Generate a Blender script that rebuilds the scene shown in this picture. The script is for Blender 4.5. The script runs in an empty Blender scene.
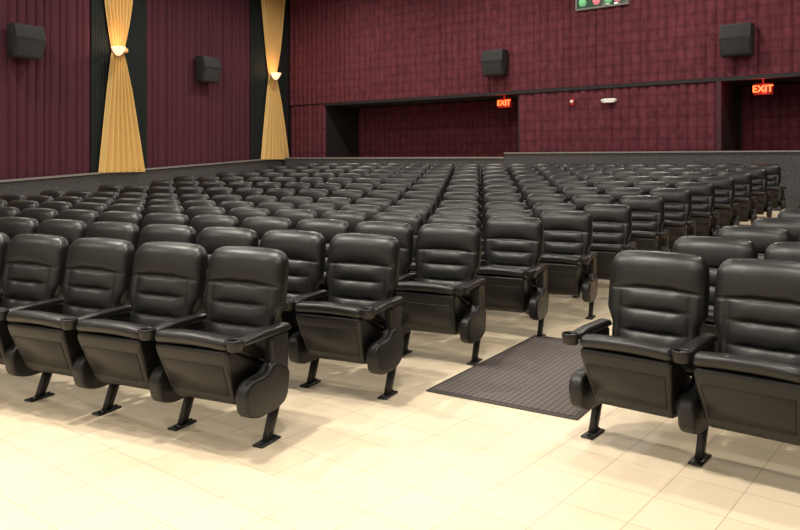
import bpy, math, random
from mathutils import Vector
random.seed(4)
sc = bpy.context.scene
try:
    sc.view_settings.view_transform = 'Standard'
except Exception as e:
    print(e)
COL = sc.collection

# ------------------------------------------------------------ materials
def new_mat(name):
    m = bpy.data.materials.new(name); m.use_nodes = True
    nt = m.node_tree; b = nt.nodes['Principled BSDF']
    return m, nt, b

def simple(name, col, rough=0.5, metal=0.0, spec=0.5, emis=None, es=0.0, nscale=None, nstr=0.2, var=0.0, dist=0.01):
    m, nt, b = new_mat(name)
    b.inputs['Base Color'].default_value = (*col, 1)
    b.inputs['Roughness'].default_value = rough
    b.inputs['Metallic'].default_value = metal
    b.inputs['Specular IOR Level'].default_value = spec
    if emis:
        b.inputs['Emission Color'].default_value = (*emis, 1)
        b.inputs['Emission Strength'].default_value = es
    if nscale:
        tc = nt.nodes.new('ShaderNodeTexCoord')
        n = nt.nodes.new('ShaderNodeTexNoise'); n.inputs['Scale'].default_value = nscale
        n.inputs['Detail'].default_value = 4
        nt.links.new(tc.outputs['Object'], n.inputs['Vector'])
        bp = nt.nodes.new('ShaderNodeBump'); bp.inputs['Strength'].default_value = nstr
        bp.inputs['Distance'].default_value = dist
        nt.links.new(n.outputs['Fac'], bp.inputs['Height'])
        nt.links.new(bp.outputs['Normal'], b.inputs['Normal'])
        if var > 0:
            r = nt.nodes.new('ShaderNodeValToRGB')
            r.color_ramp.elements[0].position = 0.3; r.color_ramp.elements[1].position = 0.7
            r.color_ramp.elements[0].color = (*[c*(1-var) for c in col], 1)
            r.color_ramp.elements[1].color = (*[min(1, c*(1+var)) for c in col], 1)
            nt.links.new(n.outputs['Fac'], r.inputs['Fac'])
            nt.links.new(r.outputs['Color'], b.inputs['Base Color'])
    return m

M_leather = simple('black_leather', (0.010, 0.010, 0.0095), 0.37, spec=0.46, nscale=10, nstr=0.25, dist=0.010)
M_plastic = simple('black_plastic', (0.010, 0.010, 0.0098), 0.42, spec=0.4)
M_metal = simple('black_painted_steel', (0.010, 0.010, 0.011), 0.4, spec=0.5)
M_fabL = simple('maroon_pleated_fabric_side', (0.080, 0.024, 0.036), 0.85, spec=0.15, nscale=60, nstr=0.3, var=0.2)
M_pil = simple('dark_green_ribbed_panel', (0.013, 0.018, 0.018), 0.8, spec=0.2)
M_gold = simple('gold_drape_fabric', (0.70, 0.47, 0.17), 0.6, spec=0.3, nscale=40, nstr=0.15, var=0.06)
M_carpet = simple('grey_wall_carpet', (0.075, 0.075, 0.08), 0.95, spec=0.1, nscale=45, nstr=0.5, var=0.45)
M_rail = simple('grey_rail_cap', (0.22, 0.21, 0.2), 0.6)
M_dark = simple('dark_paint', (0.012, 0.009, 0.01), 0.7)
M_maroonpaint = simple('maroon_paint', (0.06, 0.014, 0.022), 0.8)
M_ceil = simple('ceiling_dark_paint', (0.10, 0.08, 0.075), 0.9, nscale=3, nstr=0.1)
M_speaker = simple('speaker_cabinet', (0.016, 0.016, 0.017), 0.6, nscale=200, nstr=0.4)
M_grill = simple('speaker_grille_cloth', (0.03, 0.03, 0.032), 0.9, nscale=300, nstr=0.5)
M_white = simple('white_plastic', (0.8, 0.8, 0.78), 0.4)
M_red = simple('red_plastic', (0.5, 0.02, 0.02), 0.4)
M_exit = simple('exit_letters_lit', (0.8, 0.05, 0.02), 0.4, emis=(1.0, 0.13, 0.03), es=4)
M_exitface = simple('exit_sign_face', (0.05, 0.01, 0.01), 0.4, emis=(1.0, 0.03, 0.01), es=0.22)
M_sconce = simple('sconce_glass', (0.9, 0.6, 0.45), 0.4, emis=(1.0, 0.55, 0.33), es=1.6)
M_step = simple('step_light_lens', (0.9, 0.4, 0.1), 0.4, emis=(1.0, 0.42, 0.12), es=3)
M_lens = simple('lamp_lens', (0.9, 0.9, 0.85), 0.4, emis=(1.0, 0.9, 0.75), es=3)
M_glass = simple('projection_glass', (0.03, 0.05, 0.04), 0.1, emis=(0.25, 0.5, 0.3), es=0.12)
M_green = simple('booth_green', (0.1, 0.5, 0.2), 0.5, emis=(0.4, 0.8, 0.4), es=0.4)
M_pink = simple('booth_pink', (0.6, 0.1, 0.2), 0.5, emis=(1.0, 0.35, 0.35), es=0.5)
M_screen = simple('cinema_screen_fabric', (0.75, 0.75, 0.75), 0.8)

def back_fabric(name, col):
    m, nt, b = new_mat(name)
    b.inputs['Roughness'].default_value = 0.8
    b.inputs['Specular IOR Level'].default_value = 0.15
    tc = nt.nodes.new('ShaderNodeTexCoord')
    n = nt.nodes.new('ShaderNodeTexNoise'); n.inputs['Scale'].default_value = 1.0; n.inputs['Detail'].default_value = 5
    mp = nt.nodes.new('ShaderNodeMapping'); mp.inputs['Scale'].default_value = (9, 9, 5)
    nt.links.new(tc.outputs['Object'], mp.inputs['Vector'])
    nt.links.new(mp.outputs['Vector'], n.inputs['Vector'])
    wv = nt.nodes.new('ShaderNodeTexWave'); wv.wave_type = 'BANDS'; wv.bands_direction = 'Z'
    wv.inputs['Scale'].default_value = 1.2566; wv.inputs['Distortion'].default_value = 0.4
    nt.links.new(tc.outputs['Object'], wv.inputs['Vector'])
    r = nt.nodes.new('ShaderNodeValToRGB')
    r.color_ramp.elements[0].position = 0.0; r.color_ramp.elements[1].position = 0.3
    r.color_ramp.elements[0].color = (0.8, 0.8, 0.8, 1); r.color_ramp.elements[1].color = (1, 1, 1, 1)
    nt.links.new(wv.outputs['Fac'], r.inputs['Fac'])
    r2 = nt.nodes.new('ShaderNodeValToRGB')
    r2.color_ramp.elements[0].position = 0.3; r2.color_ramp.elements[1].position = 0.7
    r2.color_ramp.elements[0].color = (*[c*0.72 for c in col], 1); r2.color_ramp.elements[1].color = (*[c*1.25 for c in col], 1)
    nt.links.new(n.outputs['Fac'], r2.inputs['Fac'])
    mx = nt.nodes.new('ShaderNodeMix'); mx.data_type = 'RGBA'; mx.blend_type = 'MULTIPLY'; mx.inputs['Factor'].default_value = 1
    nt.links.new(r2.outputs['Color'], mx.inputs[6]); nt.links.new(r.outputs['Color'], mx.inputs[7])
    nt.links.new(mx.outputs[2], b.inputs['Base Color'])
    return m
M_fabB = back_fabric('maroon_tufted_fabric_back', (0.128, 0.032, 0.044))

def floor_mat():
    m, nt, b = new_mat('cream_vinyl_tile')
    tc = nt.nodes.new('ShaderNodeTexCoord')
    br = nt.nodes.new('ShaderNodeTexBrick'); br.offset = 0.0
    nt.links.new(tc.outputs['Object'], br.inputs['Vector'])
    br.inputs['Scale'].default_value = 1.0
    br.inputs['Brick Width'].default_value = 0.305
    br.inputs['Row Height'].default_value = 0.305
    br.inputs['Mortar Size'].default_value = 0.0026
    br.inputs['Color1'].default_value = (0.84, 0.71, 0.52, 1)
    br.inputs['Color2'].default_value = (0.80, 0.67, 0.48, 1)
    br.inputs['Mortar'].default_value = (0.54, 0.43, 0.29, 1)
    n = nt.nodes.new('ShaderNodeTexNoise'); n.inputs['Scale'].default_value = 2.2; n.inputs['Detail'].default_value = 6
    nt.links.new(tc.outputs['Object'], n.inputs['Vector'])
    mx = nt.nodes.new('ShaderNodeMix'); mx.data_type = 'RGBA'; mx.blend_type = 'MULTIPLY'
    mx.inputs['Factor'].default_value = 0.3
    nt.links.new(br.outputs['Color'], mx.inputs[6])
    hs = nt.nodes.new('ShaderNodeValToRGB')
    hs.color_ramp.elements[0].color = (0.7, 0.7, 0.7, 1); hs.color_ramp.elements[1].color = (1, 1, 1, 1)
    nt.links.new(n.outputs['Fac'], hs.inputs['Fac']); nt.links.new(hs.outputs['Color'], mx.inputs[7])
    nt.links.new(mx.outputs[2], b.inputs['Base Color'])
    b.inputs['Roughness'].default_value = 0.42
    b.inputs['Specular IOR Level'].default_value = 0.4
    return m
M_floor = floor_mat()

def mat_mat():
    m, nt, b = new_mat('ribbed_entrance_mat')
    tc = nt.nodes.new('ShaderNodeTexCoord')
    mp = nt.nodes.new('ShaderNodeMapping'); mp.inputs['Rotation'].default_value = (0, 0, math.radians(45))
    nt.links.new(tc.outputs['Object'], mp.inputs['Vector'])
    ck = nt.nodes.new('ShaderNodeTexChecker'); ck.inputs['Scale'].default_value = 34
    nt.links.new(mp.outputs['Vector'], ck.inputs['Vector'])
    ck.inputs['Color1'].default_value = (0.14, 0.115, 0.105, 1)
    ck.inputs['Color2'].default_value = (0.075, 0.062, 0.058, 1)
    nt.links.new(ck.outputs['Color'], b.inputs['Base Color'])
    bp = nt.nodes.new('ShaderNodeBump'); bp.inputs['Strength'].default_value = 0.4; bp.inputs['Distance'].default_value = 0.004
    nt.links.new(ck.outputs['Fac'], bp.inputs['Height']); nt.links.new(bp.outputs['Normal'], b.inputs['Normal'])
    b.inputs['Roughness'].default_value = 0.8
    return m
M_mat = mat_mat()
M_matedge = simple('mat_rubber_edge', (0.05, 0.043, 0.04), 0.7)

# ------------------------------------------------------------ mesh helpers
class B:
    def __init__(s): s.v = []; s.f = []; s.m = []; s.sm = []
    def add(s, vs, fs, mat=0, smooth=True):
        o = len(s.v); s.v += [tuple(p) for p in vs]
        for f in fs:
            s.f.append([i+o for i in f]); s.m.append(mat); s.sm.append(smooth)
    def mesh(s, name, mats):
        me = bpy.data.meshes.new(name)
        me.from_pydata(s.v, [], s.f)
        for mt in mats: me.materials.append(mt)
        me.polygons.foreach_set('material_index', s.m)
        me.polygons.foreach_set('use_smooth', s.sm)
        me.update()
        import bmesh
        bm = bmesh.new(); bm.from_mesh(me)
        bmesh.ops.recalc_face_normals(bm, faces=bm.faces)
        bm.to_mesh(me); bm.free()
        return me
    def obj(s, name, mats, loc=(0, 0, 0), rz=0, parent=None):
        return place(name, s.mesh(name, mats), loc, rz, parent)

def place(name, data, loc=(0, 0, 0), rz=0, parent=None):
    o = bpy.data.objects.new(name, data); COL.objects.link(o)
    o.location = loc; o.rotation_euler = (0, 0, rz)
    if parent: o.parent = parent
    return o
def empty(name, loc=(0, 0, 0), rz=0):
    o = bpy.data.objects.new(name, None); COL.objects.link(o)
    o.location = loc; o.rotation_euler = (0, 0, rz); o.empty_display_size = 0.1
    return o

def round_poly(pts, r=0.02, n=4):
    out = []; N = len(pts)
    for i in range(N):
        p0 = Vector(pts[i-1]); p1 = Vector(pts[i]); p2 = Vector(pts[(i+1) % N])
        a = p0-p1; b = p2-p1
        d = min(r, a.length*0.48, b.length*0.48)
        A = p1+a.normalized()*d; C = p1+b.normalized()*d
        for k in range(n+1):
            t = k/n
            out.append((A*(1-t)*(1-t)+p1*2*t*(1-t)+C*t*t))
    return out
def inset(poly, d):
    N = len(poly)
    area = sum(poly[i].x*poly[(i+1) % N].y-poly[(i+1) % N].x*poly[i].y for i in range(N))
    sg = 1 if area > 0 else -1
    out = []
    for i in range(N):
        t = (poly[(i+1) % N]-poly[i-1])
        if t.length < 1e-9: out.append(poly[i]); continue
        t.normalize()
        nrm = Vector((-t.y, t.x))*sg
        out.append(poly[i]+nrm*d)
    return out
def prism(b, prof, x0, x1, r=0.01, mat=0, cr=0.02, n=3, fn=None, cn=4, nx=0):
    """profile in (y,z), swept along x, with rounded ends"""
    poly = round_poly(prof, cr, cn)
    rings = [(x0+r*(1-math.cos(k/n*math.pi/2)), r*(1-math.sin(k/n*math.pi/2))) for k in range(n+1)]
    end = [(x1-(x-x0), i) for x, i in reversed(rings)]
    mid = [(rings[-1][0]+(end[0][0]-rings[-1][0])*k/(nx+1), 0) for k in range(1, nx+1)]
    rings = rings+mid+end
    vs = []; N = len(poly)
    for x, ins in rings:
        pp = inset(poly, ins) if ins > 1e-6 else poly
        vs += [(x, p.x, p.y) for p in pp]
    if fn: vs = [fn(*p) for p in vs]
    fs = []
    for k in range(len(rings)-1):
        for i in range(N):
            j = (i+1) % N
            fs.append([k*N+i, k*N+j, (k+1)*N+j, (k+1)*N+i])
    fs.append(list(range(N))); fs.append([(len(rings)-1)*N+i for i in reversed(range(N))])
    b.add(vs, fs, mat)
def box(b, x0, x1, y0, y1, z0, z1, mat=0):
    vs = [(x, y, z) for x in (x0, x1) for y in (y0, y1) for z in (z0, z1)]
    fs = [[0, 1, 3, 2], [4, 6, 7, 5], [0, 4, 5, 1], [2, 3, 7, 6], [0, 2, 6, 4], [1, 5, 7, 3]]
    b.add(vs, fs, mat, False)
def lathe(b, prof, cx, cy, mat=0, n=24):
    vs = []; m = len(prof)
    for i in range(n):
        a = 2*math.pi*i/n
        for r, z in prof: vs.append((cx+r*math.cos(a), cy+r*math.sin(a), z))
    fs = []
    for i in range(n):
        j = (i+1) % n
        for k in range(m-1):
            fs.append([i*m+k, j*m+k, j*m+k+1, i*m+k+1])
    b.add(vs, fs, mat)

# ------------------------------------------------------------ theatre seat
def back_cushion(b):
    NR = 96; H = 0.628; zb = 0.385; r = 0.075
    hs = [0, 0.006, 0.02]
    k = 60
    hs += [0.03+(H-r-0.03)*i/k for i in range(k+1)]
    hs += [H-r+r*math.sin(a*math.pi/2/9) for a in range(1, 10)]
    vs = []
    creases = [0.06, 0.195, 0.315, 0.432]
    def g(x, s): return math.exp(-(x/s)**2)
    def sg(x): return 1/(1+math.exp(max(-50, min(50, x))))
    for h in hs:
        z = zb+h
        t = min(1, max(0, (z-0.60)/0.12)); t = t*t*(3-2*t)
        A = 0.234+(0.270-0.234)*t-0.008*min(1, max(0, (h-0.45)/0.15))
        Bt = 0.052+0.004*t
        e = 0
        if h > H-r:
            q = (h-(H-r))/r
            e = 1-math.sqrt(max(0, 1-q*q))
        if h < 0.02: e = max(e, 0.35*(1-h/0.02))
        a = A-r*e*0.85; bb = Bt-0.044*e
        yc = 0.10+0.115*(h/H)**1.1
        for i in range(NR):
            th = 2*math.pi*i/NR
            c, s = math.cos(th), math.sin(th)
            x = a*math.copysign(abs(c)**0.5, c)
            y = bb*math.copysign(abs(s)**0.5, s)
            d = 0
            if s < 0:
                w = min(1, -y/(bb+1e-6)); w = w*w
                ax = abs(x)
                inner = sg((ax-0.20)/0.014)
                low = sg((h-0.43)/0.012)
                d += -0.010*g(ax-0.228, 0.03)*w*low
                d += 0.007*g(ax-0.195, 0.008)*w*low
                for cz in creases:
                    top = cz == creases[-1]
                    hh = cz+(0.014 if not top else 0.0)*(ax/0.2)**2
                    dep = 0.010*(0.5+0.6*g(ax-0.085, 0.05))
                    if top: dep = 0.011*(0.75+0.25*g(ax, 0.12))
                    inn = 1.0 if top else inner
                    d += dep*g(h-hh, 0.007)*inn*w
                    d += 0.009*g(h-hh, 0.026)*g(ax-0.085, 0.028)*inner*w
                for c0, c1 in zip(creases[:-1], creases[1:]):
                    if c0 < h < c1:
                        px = max(0, 1-(ax/0.205)**4)
                        d += -0.014*math.sin(math.pi*(h-c0)/(c1-c0))**0.75*px*w
                if h > creases[-1]:
                    q = (h-creases[-1])/(H-creases[-1])
                    d += -0.022*math.sin(math.pi*min(1, q))**0.55*w*(1-0.4*(ax/0.26)**2)
            else:
                d = 0.012*math.sin(math.pi*h/H)*min(1, y/(bb+1e-6))
            zz = z-0.016*(x/0.26)**2*(h/H)
            vs.append((x, yc+y+d, zz))
    fs = []
    for k2 in range(len(hs)-1):
        for i in range(NR):
            j = (i+1) % NR
            fs.append([k2*NR+i, k2*NR+j, (k2+1)*NR+j, (k2+1)*NR+i])
    fs.append(list(reversed(range(NR)))); fs.append([(len(hs)-1)*NR+i for i in range(NR)])
    b.add(vs, fs, 0)

def standard(b, c):
    prism(b, [(0.0, 0.30), (-0.02, 0.575), (0.145, 0.575), (0.14, 0.30)], c-0.028, c+0.028, 0.012, 1, 0.03, 3)
    prism(b, [(-0.225, 0.375), (-0.265, 0.31), (-0.24, 0.20), (-0.14, 0.165), (0.03, 0.165), (0.12, 0.20), (0.15, 0.36), (0.0, 0.44), (-0.06, 0.385)],
          c-0.041, c+0.041, 0.022, 1, 0.04, 4)
    prism(b, [(-0.27, 0.568), (-0.275, 0.600), (-0.10, 0.614), (0.15, 0.614), (0.17, 0.575)], c-0.037, c+0.037, 0.016, 0, 0.02)
    prof = [(0.001, 0.553), (0.034, 0.553), (0.041, 0.560), (0.046, 0.598), (0.046, 0.608), (0.043, 0.612), (0.039, 0.610),
            (0.037, 0.60), (0.034, 0.568), (0.001, 0.566)]
    lathe(b, prof, c, -0.302, 1, 28)
    prism(b, [(0.09, 0.20), (0.02, 0.20), (-0.055, 0.012), (-0.0, 0.012)], c-0.018, c+0.018, 0.005, 2, 0.004, 1, cn=1)
    prism(b, [(-0.115, 0.0), (-0.115, 0.012), (0.06, 0.012), (0.06, 0.0)], c-0.034, c+0.034, 0.004, 2, 0.003, 1, cn=1)
    for yy in (-0.092, 0.04):
        lathe(b, [(0.011, 0.011), (0.011, 0.02), (0.001, 0.022)], c, yy, 2, 8)
def build_seat(name, both, P):
    b = B()
    back_cushion(b)
    prism(b, [(0.085, 0.40), (0.06, 0.470), (-0.02, 0.525), (-0.14, 0.572), (-0.255, 0.608), (-0.308, 0.600), (-0.320, 0.572), (-0.306, 0.545), (-0.26, 0.530)],
          -0.240, 0.240, 0.026, 0, 0.028, 4, nx=7,
          fn=lambda x, y, z: (x, y-(0.010*(1-(x/0.238)**2) if y < -0.25 else 0), z+(0.014*(1-(x/0.238)**2) if z > 0.45 else 0)))
    def tp(x, y, z):
        k = min(1, max(0, (z-0.22)/0.30))
        return (x*(0.86+0.14*k**0.7), y, z)
    prism(b, [(0.08, 0.38), (-0.255, 0.548), (-0.308, 0.540), (-0.305, 0.500), (-0.200, 0.255), (-0.16, 0.222), (-0.06, 0.210), (0.07, 0.30)],
          -0.238, 0.238, 0.022, 1, 0.028, 4, fn=tp)
    def off(p, d): return (p[0]-0.92*d, p[1]-0.39*d)
    pa, pb = (-0.2885, 0.463), (-0.212, 0.284)
    prism(b, [pa, off(pa, 0.003), off(pb, 0.003), pb], -0.208, 0.208, 0.004, 1, 0.002, 1, fn=tp, cn=1)
    prism(b, [(0.03, 0.25), (0.03, 0.33), (0.09, 0.33), (0.09, 0.25)], -0.25, 0.25, 0.005, 2, 0.01, 1)
    for s in (-1, 1):
        prism(b, [(0.06, 0.30), (0.10, 0.30), (0.16, 0.60), (0.12, 0.60)], s*0.222-0.01, s*0.222+0.01, 0.004, 2, 0.005, 1)
    standard(b, P/2)
    if both: standard(b, -P/2)
    return b.mesh(name, [M_leather, M_plastic, M_metal])
PL, PR = 0.585, 0.575
ML1 = build_seat('theater_seat_mesh', False, PL)
ML2 = build_seat('theater_seat_end_mesh', True, PL)
MR1 = build_seat('theater_seat_right_mesh', False, PR)
MR2 = build_seat('theater_seat_right_end_mesh', True, PR)

AX = -3.09
def elev(x, y):
    t = y+max(0, AX-x)*0.231
    return min(0.5, max(0, 0.058*(t-7.5)))
ang = math.radians(13.3)
L = Vector((-math.cos(ang), -math.sin(ang)))
for n in range(13):
    p0 = Vector((AX, 2.73+1.02*n))
    N = 14+round(n*0.33)
    for i in range(N):
        c = p0+L*(PL*(i+0.5))
        place('theater_seat', ML2 if i == N-1 else ML1, (c.x, c.y, elev(AX, p0.y)), ang)
    if n >= 6:
        # small amber aisle light beside the aisle-end seat
        e = empty('aisle_step_light', (AX+0.09, p0.y+0.02, elev(AX, p0.y)+0.012))
        b = B(); prism(b, [(-0.05, 0), (-0.05, 0.05), (0.05, 0.05), (0.05, 0)], -0.03, 0.03, 0.006, 0, 0.008, 2); b.obj('housing', [M_metal], parent=e)
        b = B(); box(b, 0.031, 0.035, -0.035, 0.035, 0.008, 0.04); b.obj('lens', [M_step], parent=e)
        l = bpy.data.lights.new('step_bulb', 'POINT'); l.energy = 0.9; l.color = (1, 0.42, 0.12); l.shadow_soft_size = 0.03
        place('bulb', l, (0.10, 0, 0.06), 0, e)
for n in range(11):
    y = 3.94+1.02*n
    for i in range(7):
        place('theater_seat', MR2 if i == 0 else MR1, (-1.765+PR*(i+0.5), y, elev(0, y)), 0)

# ------------------------------------------------------------ floor
b = B()
xs = [-20+0.5*i for i in range(61)]; xs.append(AX); xs.sort()
ys = [-6+0.5*i for i in range(51)]
vs = [(x, y, elev(x, y)) for x in xs for y in ys]
ny = len(ys)
fs = [[i*ny+j, (i+1)*ny+j, (i+1)*ny+j+1, i*ny+j+1] for i in range(len(xs)-1) for j in range(ny-1)]
b.add(vs, fs, 0, True)
b.obj('floor', [M_floor])

# mat
b = B()
prism(b, [(0, 0.0), (0, 0.010), (1.85, 0.010), (1.85, 0.0)], 0, 1.03, 0.006, 1, 0.004, 1, cn=1)
prism(b, [(0.035, 0.009), (0.035, 0.014), (1.815, 0.014), (1.815, 0.009)], 0.035, 0.995, 0.003, 0, 0.003, 1, cn=1)
b.obj('floor_mat', [M_mat, M_matedge], (-2.95, 3.95, 0), math.radians(6))

# ------------------------------------------------------------ walls
ZC = 6.8
def wall_box(name, x0, x1, y0, y1, z0, z1, mat, loc=(0, 0, 0), rz=0):
    b = B(); box(b, x0, x1, y0, y1, z0, z1); return b.obj(name, [mat], loc, rz)

ALP = math.radians(100.7)
LW = (-18.3+22*0.189, -5.0, 0)
def S(y): return (y+5)/0.983
wall_box('wall_left', -0.5, 22.6, 0.06, 0.25, -0.1, ZC, M_maroonpaint, LW, ALP)
def railz(s):
    y = s*0.983-5
    return max(0.98, 1.06+(y-7.1)*0.0535)

def pleat(name, x0, x1, zbot, z1, period, amp, mat, loc, rz, tuft=0, nz=2, yoff=0.0, sharp=0.7, wj=0.0):
    b = B()
    us = [0, 0.06, 0.14, 0.26, 0.42, 0.58, 0.74, 0.86, 0.94]
    np_ = int(round((x1-x0)/period))
    rnd = random.Random(len(name)+int(x0*10))
    wd = [1+wj*rnd.uniform(-1, 1) for _ in range(np_)]
    tot = sum(wd); ed = [0]
    for q in wd: ed.append(ed[-1]+q/tot)
    am = [rnd.uniform(0.55, 1.2) for _ in range(np_)]+[1]
    pts = [(k, u) for k in range(np_) for u in us]+[(np_, 0)]
    ed.append(ed[-1])
    vs = []
    for k, u in pts:
        x = x0+(x1-x0)*(ed[k]+u*(ed[k+1]-ed[k]))
        zb_ = zbot(x) if callable(zbot) else zbot
        for j in range(nz+1):
            z = zb_+(z1-zb_)*j/nz
            s = abs(math.sin(math.pi*u))**sharp
            a = amp*am[k]
            if tuft:
                q = (z/tuft) % 1.0
                a *= 0.78+0.22*abs(math.sin(math.pi*q))**0.4
            vs.append((x, yoff-a*s, z))
    m = nz+1; nc = len(pts)-1
    fs = [[i*m+j, (i+1)*m+j, (i+1)*m+j+1, i*m+j+1] for i in range(nc) for j in range(nz)]
    b.add(vs, fs, 0, True)
    return b.obj(name, [mat], loc, rz)

for ya, yb in ((-5, 3.5), (5.2, 9.3), (11.0, 15.05)):
    pleat('pleated_wall_curtain', S(ya), S(yb), lambda s: railz(s)+0.02, ZC-0.02, 0.22, 0.08, M_fabL, LW, ALP, yoff=0.05, nz=2, sharp=0.5, wj=0.45)
for ya, yb in ((3.5, 5.2), (9.3, 11.0), (15.05, 16.9)):
    pleat('ribbed_pilaster', S(ya)+0.01, S(yb)-0.01, lambda s: railz(s)+0.02, ZC-0.02, 0.1, 0.025, M_pil, LW, ALP, yoff=0.0, nz=1)
b = B()
sA, sB = 0.0, S(16.85)
b.add([(sA, -0.05, -0.1), (sB, -0.05, -0.1), (sB, -0.05, railz(sB)), (sA, -0.05, railz(sA)),
       (S(6), -0.05, railz(S(6))), (S(6), -0.05, -0.1)], [[0, 5, 4, 3], [5, 1, 2, 4]], 0, False)
b.obj('trim_left_wainscot', [M_carpet], LW, ALP)
b = B()
ss = [sA, S(5.6), sB]
vs = []
for s in ss:
    z = railz(s)
    vs += [(s, -0.11, z), (s, 0.0, z), (s, 0.0, z+0.04), (s, -0.11, z+0.04)]
fs = []
for k in range(2):
    for i in range(4):
        j = (i+1) % 4
        fs.append([k*4+i, k*4+j, (k+1)*4+j, (k+1)*4+i])
fs += [[0, 1, 2, 3], [11, 10, 9, 8]]
b.add(vs, fs, 0, False)
b.obj('trim_left_rail', [M_rail], LW, ALP)

def drape(name, yc):
    b = B(); s0 = S(yc)
    zb_, zp, zt = railz(s0)+0.0, 4.2, ZC-0.03
    nz = 80; nx = 140
    vs = []
    for j in range(nz+1):
        z = zb_+(zt-zb_)*j/nz
        if z < zp:
            q = (zp-z)/(zp-zb_); hw = 0.16+0.52*(q**0.9); sh = 0.12*q
        else:
            q = (z-zp)/(zt-zp); hw = 0.16+0.42*(q**0.8); sh = 0
        dep = 0.05+0.05*min(1, q*3)
        for i in range(nx+1):
            u = -1+2*i/nx
            f = math.sin(u*math.pi*6.5+0.8*math.sin(3*u))
            y = -0.10-dep*(0.5+0.5*f)-0.08*(1-u*u)*(1-min(1, q*2.5))
            vs.append((s0-0.12+sh+u*hw, y, z))
    m = nx+1
    fs = [[j*m+i, j*m+i+1, (j+1)*m+i+1, (j+1)*m+i] for j in range(nz) for i in range(nx)]
    b.add(vs, fs, 0, True)
    prism(b, [(-0.29, 4.14), (-0.31, 4.2), (-0.29, 4.26), (-0.08, 4.26), (-0.08, 4.14)], s0-0.12-0.17, s0-0.12+0.17, 0.02, 0, 0.03)
    return b.obj(name, [M_gold], LW, ALP)
def sconce(yc):
    s0 = S(yc)-0.42
    x = LW[0]+math.cos(ALP)*s0; y = LW[1]+math.sin(ALP)*s0
    e = empty('wall_sconce', (x, y, 4.14), ALP)
    b = B(); prof = [(0.01, -0.13), (0.06, -0.11), (0.12, -0.03), (0.165, 0.07), (0.17, 0.08), (0.16, 0.075), (0.11, -0.02), (0.01, -0.09)]
    lathe(b, prof, 0, -0.48, 0, 28); b.obj('glass_bowl', [M_sconce], parent=e)
    b = B(); box(b, -0.04, 0.04, -0.40, -0.32, -0.06, 0.04); lathe(b, [(0.03, -0.17), (0.012, -0.13), (0.03, -0.12)], 0, -0.48, 0, 12)
    box(b, -0.03, 0.30, -0.33, -0.29, -0.05, 0.03)
    b.obj('bracket', [M_rail], parent=e)
    l = bpy.data.lights.new('sconce_bulb', 'POINT'); l.energy = 11; l.color = (1, 0.55, 0.3); l.shadow_soft_size = 0.05
    place('bulb', l, (0, -0.50, 0.16), 0, e)
for yc in (10.1, 16.1, 4.35):
    drape('gold_drape', yc); sconce(yc)

# back wall
YB = 17.0; ZB = 3.25
b = B()
box(b, -18.6, 9.0, YB, YB+0.2, ZB, ZC)
box(b, -18.6, -16.6, YB, YB+1.7, -0.1, ZB-0.002)
box(b, -9.72, -4.72, YB, YB+1.5, -0.1, ZB-0.002)
box(b, 2.0, 9.0, YB, YB+1.7, -0.1, ZB-0.002)
box(b, -18.6, 9.0, YB+1.5, YB+1.7, -0.1, ZC)
box(b, -16.6, 2.0, YB+0.2, YB+1.5, ZB, ZB+0.15)
b.obj('wall_back', [M_dark])
PB = dict(tuft=0.5, sharp=0.5, wj=0.15)
pleat('pleated_wall_curtain', -18.25, 8.6, ZB+0.06, ZC-0.02, 0.21, 0.065, M_fabB, (0, YB-0.002, 0), 0, nz=56, **PB)
pleat('pleated_wall_curtain', -9.68, -4.80, 1.2, ZB-0.04, 0.21, 0.06, M_fabB, (0, YB-0.002, 0), 0, nz=32, **PB)
pleat('pleated_wall_curtain', -18.2, -16.62, 1.2, ZB+0.02, 0.21, 0.06, M_fabB, (0, YB-0.002, 0), 0, nz=32, **PB)
pleat('pleated_wall_curtain', -16.55, -9.75, 0.5, ZB-0.04, 0.21, 0.06, M_fabB, (0, YB+1.49, 0), 0, nz=32, **PB)
pleat('pleated_wall_curtain', -4.68, 1.95, 0.5, ZB-0.04, 0.21, 0.06, M_fabB, (0, YB+1.49, 0), 0, nz=32, **PB)
wall_box('trim_brow', -16.6, 8.6, YB-0.09, YB-0.002, ZB-0.03, ZB+0.05, M_dark)
wall_box('trim_pier_edge', -4.80, -4.70, YB-0.09, YB-0.002, 0.5, ZB-0.035, M_maroonpaint)
b = B()
box(b, -17.9, -9.8, 16.45, 16.6, 0.2, 1.56, 0); box(b, -17.9, -9.8, 16.42, 16.63, 1.56, 1.60, 1)
box(b, -9.8, 8.0, 16.45, 16.6, 0.2, 1.68, 0); box(b, -9.8, 8.0, 16.42, 16.63, 1.68, 1.71, 1)
b.obj('half_wall', [M_carpet, M_rail])

wall_box('wall_right', 0, 22.9, -0.2, 0, -0.1, ZC, M_maroonpaint, (5.2, -5.0, 0), math.radians(80))
wall_box('wall_front', -15, 6, -5.2, -5.0, -0.1, ZC, M_dark)
b = B(); prism(b, [(-4.96, 1.2), (-4.96, 6.2), (-4.92, 6.2), (-4.92, 1.2)], -12, 3, 0.01, 0, 0.01, 1)
b.obj('cinema_screen', [M_screen])
wall_box('ceiling', -20, 10, -6, 19, ZC, ZC+0.1, M_ceil)

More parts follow.
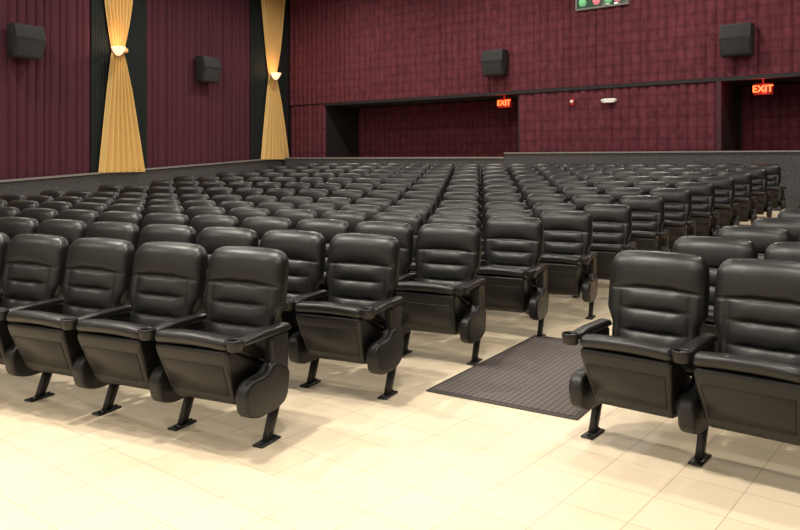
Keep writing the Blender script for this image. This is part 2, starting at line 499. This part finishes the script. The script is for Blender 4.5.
# ------------------------------------------------------------ speakers
def speaker(loc, rz, w=0.62, h=0.66):
    e = empty('wall_speaker', loc, rz)
    b = B()
    prof = [(-0.12, h/2), (-0.40, h/2), (-0.47, h/2-0.30), (-0.36, -h/2), (-0.12, -h/2)]
    prism(b, prof, -w/2, w/2, 0.012, 0, 0.012, 2); b.obj('cabinet', [M_speaker], parent=e)
    b = B()
    prism(b, [(-0.466, h/2-0.34), (-0.480, h/2-0.34), (-0.382, -h/2+0.03), (-0.368, -h/2+0.03)], -w/2+0.03, w/2-0.03, 0.004, 0, 0.003, 1)
    prism(b, [(-0.402, h/2-0.03), (-0.414, h/2-0.03), (-0.476, h/2-0.29), (-0.464, h/2-0.29)], -w/2+0.03, w/2-0.03, 0.004, 0, 0.003, 1)
    b.obj('grille', [M_grill], parent=e)
    b = B()
    box(b, -0.08, 0.08, -0.14, -0.02, -0.06, 0.06); box(b, -0.12, 0.12, -0.11, -0.09, -0.14, 0.14)
    b.obj('bracket', [M_metal], parent=e)
for x in (-10.25, -4.33, 1.6):
    speaker((x, YB, 4.04), 0)
for y in (7.45, 12.95, 1.8):
    s = S(y)
    speaker((LW[0]+math.cos(ALP)*s, LW[1]+math.sin(ALP)*s, 4.04), ALP, 0.68, 0.70)

# ------------------------------------------------------------ exit signs
def exit_sign(x):
    e = empty('exit_sign', (x, YB+0.30, 3.03))
    b = B(); prism(b, [(-0.03, -0.12), (-0.03, 0.12), (0.03, 0.12), (0.03, -0.12)], -0.19, 0.19, 0.01, 0, 0.01, 1)
    box(b, -0.02, 0.02, -0.02, 0.02, 0.11, 0.22)
    b.obj('housing', [M_exitface], parent=e)
    cu = bpy.data.curves.new('exit_text', 'FONT'); cu.body = 'EXIT'; cu.size = 0.20; cu.extrude = 0.004
    cu.align_x = 'CENTER'; cu.align_y = 'CENTER'; cu.offset = 0.003
    o = bpy.data.objects.new('tmp', cu); COL.objects.link(o)
    bpy.context.view_layer.update()
    me = bpy.data.meshes.new_from_object(o.evaluated_get(bpy.context.evaluated_depsgraph_get()))
    bpy.data.objects.remove(o)
    me.materials.clear(); me.materials.append(M_exit)
    t = place('letters', me, (0, -0.042, 0), 0, e); t.rotation_euler = (math.radians(90), 0, 0)
    l = bpy.data.lights.new('exit_glow', 'POINT'); l.energy = 10; l.color = (1, 0.06, 0.03); l.shadow_soft_size = 0.08
    place('glow_lamp', l, (0, -0.2, 0.0), 0, e)
exit_sign(-10.3); exit_sign(-3.95)

e = empty('emergency_light', (-7.21, YB-0.075, 2.92))
b = B(); prism(b, [(0, -0.05), (0, 0.06), (-0.08, 0.05), (-0.09, -0.05)], -0.14, 0.14, 0.01, 0, 0.015, 2); b.obj('body', [M_white], parent=e)
for s in (-1, 1):
    b = B(); lathe(b, [(0.001, -0.04), (0.035, -0.04), (0.045, 0.02), (0.04, 0.035), (0.001, 0.04)], s*0.15, -0.06, 0, 16); b.obj('lamp_head', [M_white], parent=e)
e = empty('fire_alarm', (-8.16, YB-0.07, 2.93))
b = B(); prism(b, [(0, -0.08), (0, 0.08), (-0.05, 0.075), (-0.05, -0.075)], -0.055, 0.055, 0.008, 0, 0.01, 2); b.obj('body', [M_red], parent=e)
b = B(); prism(b, [(-0.05, -0.03), (-0.05, 0.05), (-0.08, 0.03), (-0.08, -0.01)], -0.035, 0.035, 0.006, 0, 0.01, 2); b.obj('strobe', [M_white], parent=e)
e = empty('window_1', (-7.40, YB-0.08, 5.42))
b = B()
for (x0, x1, z0, z1) in ((-0.66, 0.66, 0.24, 0.28), (-0.66, 0.66, -0.28, -0.24), (-0.66, -0.62, -0.24, 0.24), (0.62, 0.66, -0.24, 0.24)):
    box(b, x0, x1, -0.05, 0.06, z0, z1)
b.obj('frame', [M_rail], parent=e)
b = B(); box(b, -0.62, 0.62, -0.01, 0.01, -0.24, 0.24); b.obj('pane', [M_glass], parent=e)
for k, (x, m) in enumerate(((-0.45, M_green), (-0.1, M_pink), (0.2, M_green), (0.42, M_pink))):
    b = B(); lathe(b, [(0.001, -0.2), (0.06, -0.2), (0.09, -0.12), (0.07, -0.03+0.03*(k % 3)), (0.001, 0.0+0.03*(k % 3))], x, -0.10, 0, 16)
    b.obj('booth_item', [m], parent=e)

# ------------------------------------------------------------ lights
def ceil_light(x, y, energy, size=0.4, col=(1.0, 0.93, 0.82)):
    e = empty('ceiling_light', (x, y, ZC))
    b = B(); lathe(b, [(0.001, -0.02), (0.26, -0.02), (0.28, -0.14), (0.34, -0.15), (0.34, 0.0)], 0, 0, 0, 24); b.obj('housing', [M_metal], parent=e)
    b = B(); lathe(b, [(0.001, -0.03), (0.25, -0.03)], 0, 0, 0, 24); b.obj('lens', [M_lens], parent=e)
    l = bpy.data.lights.new('ceiling_lamp', 'AREA'); l.shape = 'DISK'; l.size = size; l.energy = energy; l.color = col
    place('lamp', l, (0, 0, -0.16), 0, e)
for x in (-14.5, -10, -5.5, -1.0):
    for y in (5.5, 10, 14.2):
        ceil_light(x, y, 95 if y < 14 else 150)
for x, en in ((-7.5, 300), (-4.0, 290), (-1.0, 150), (2.5, 60)):
    ceil_light(x, 1.6, en)
for x in (-10, -5, 0):
    ceil_light(x, -2.2, 150)

w = bpy.data.worlds.new('world'); sc.world = w; w.use_nodes = True
w.node_tree.nodes['Background'].inputs[0].default_value = (0.02, 0.018, 0.016, 1)

# ------------------------------------------------------------ camera
cd = bpy.data.cameras.new('camera'); cam = bpy.data.objects.new('camera', cd); COL.objects.link(cam)
cam.location = (0, 0, 1.52); cam.rotation_euler = (math.radians(90), 0, math.radians(38.7))
cd.sensor_width = 36; cd.lens = 33.75; cd.shift_y = -105/800
cd.clip_end = 100
sc.camera = cam
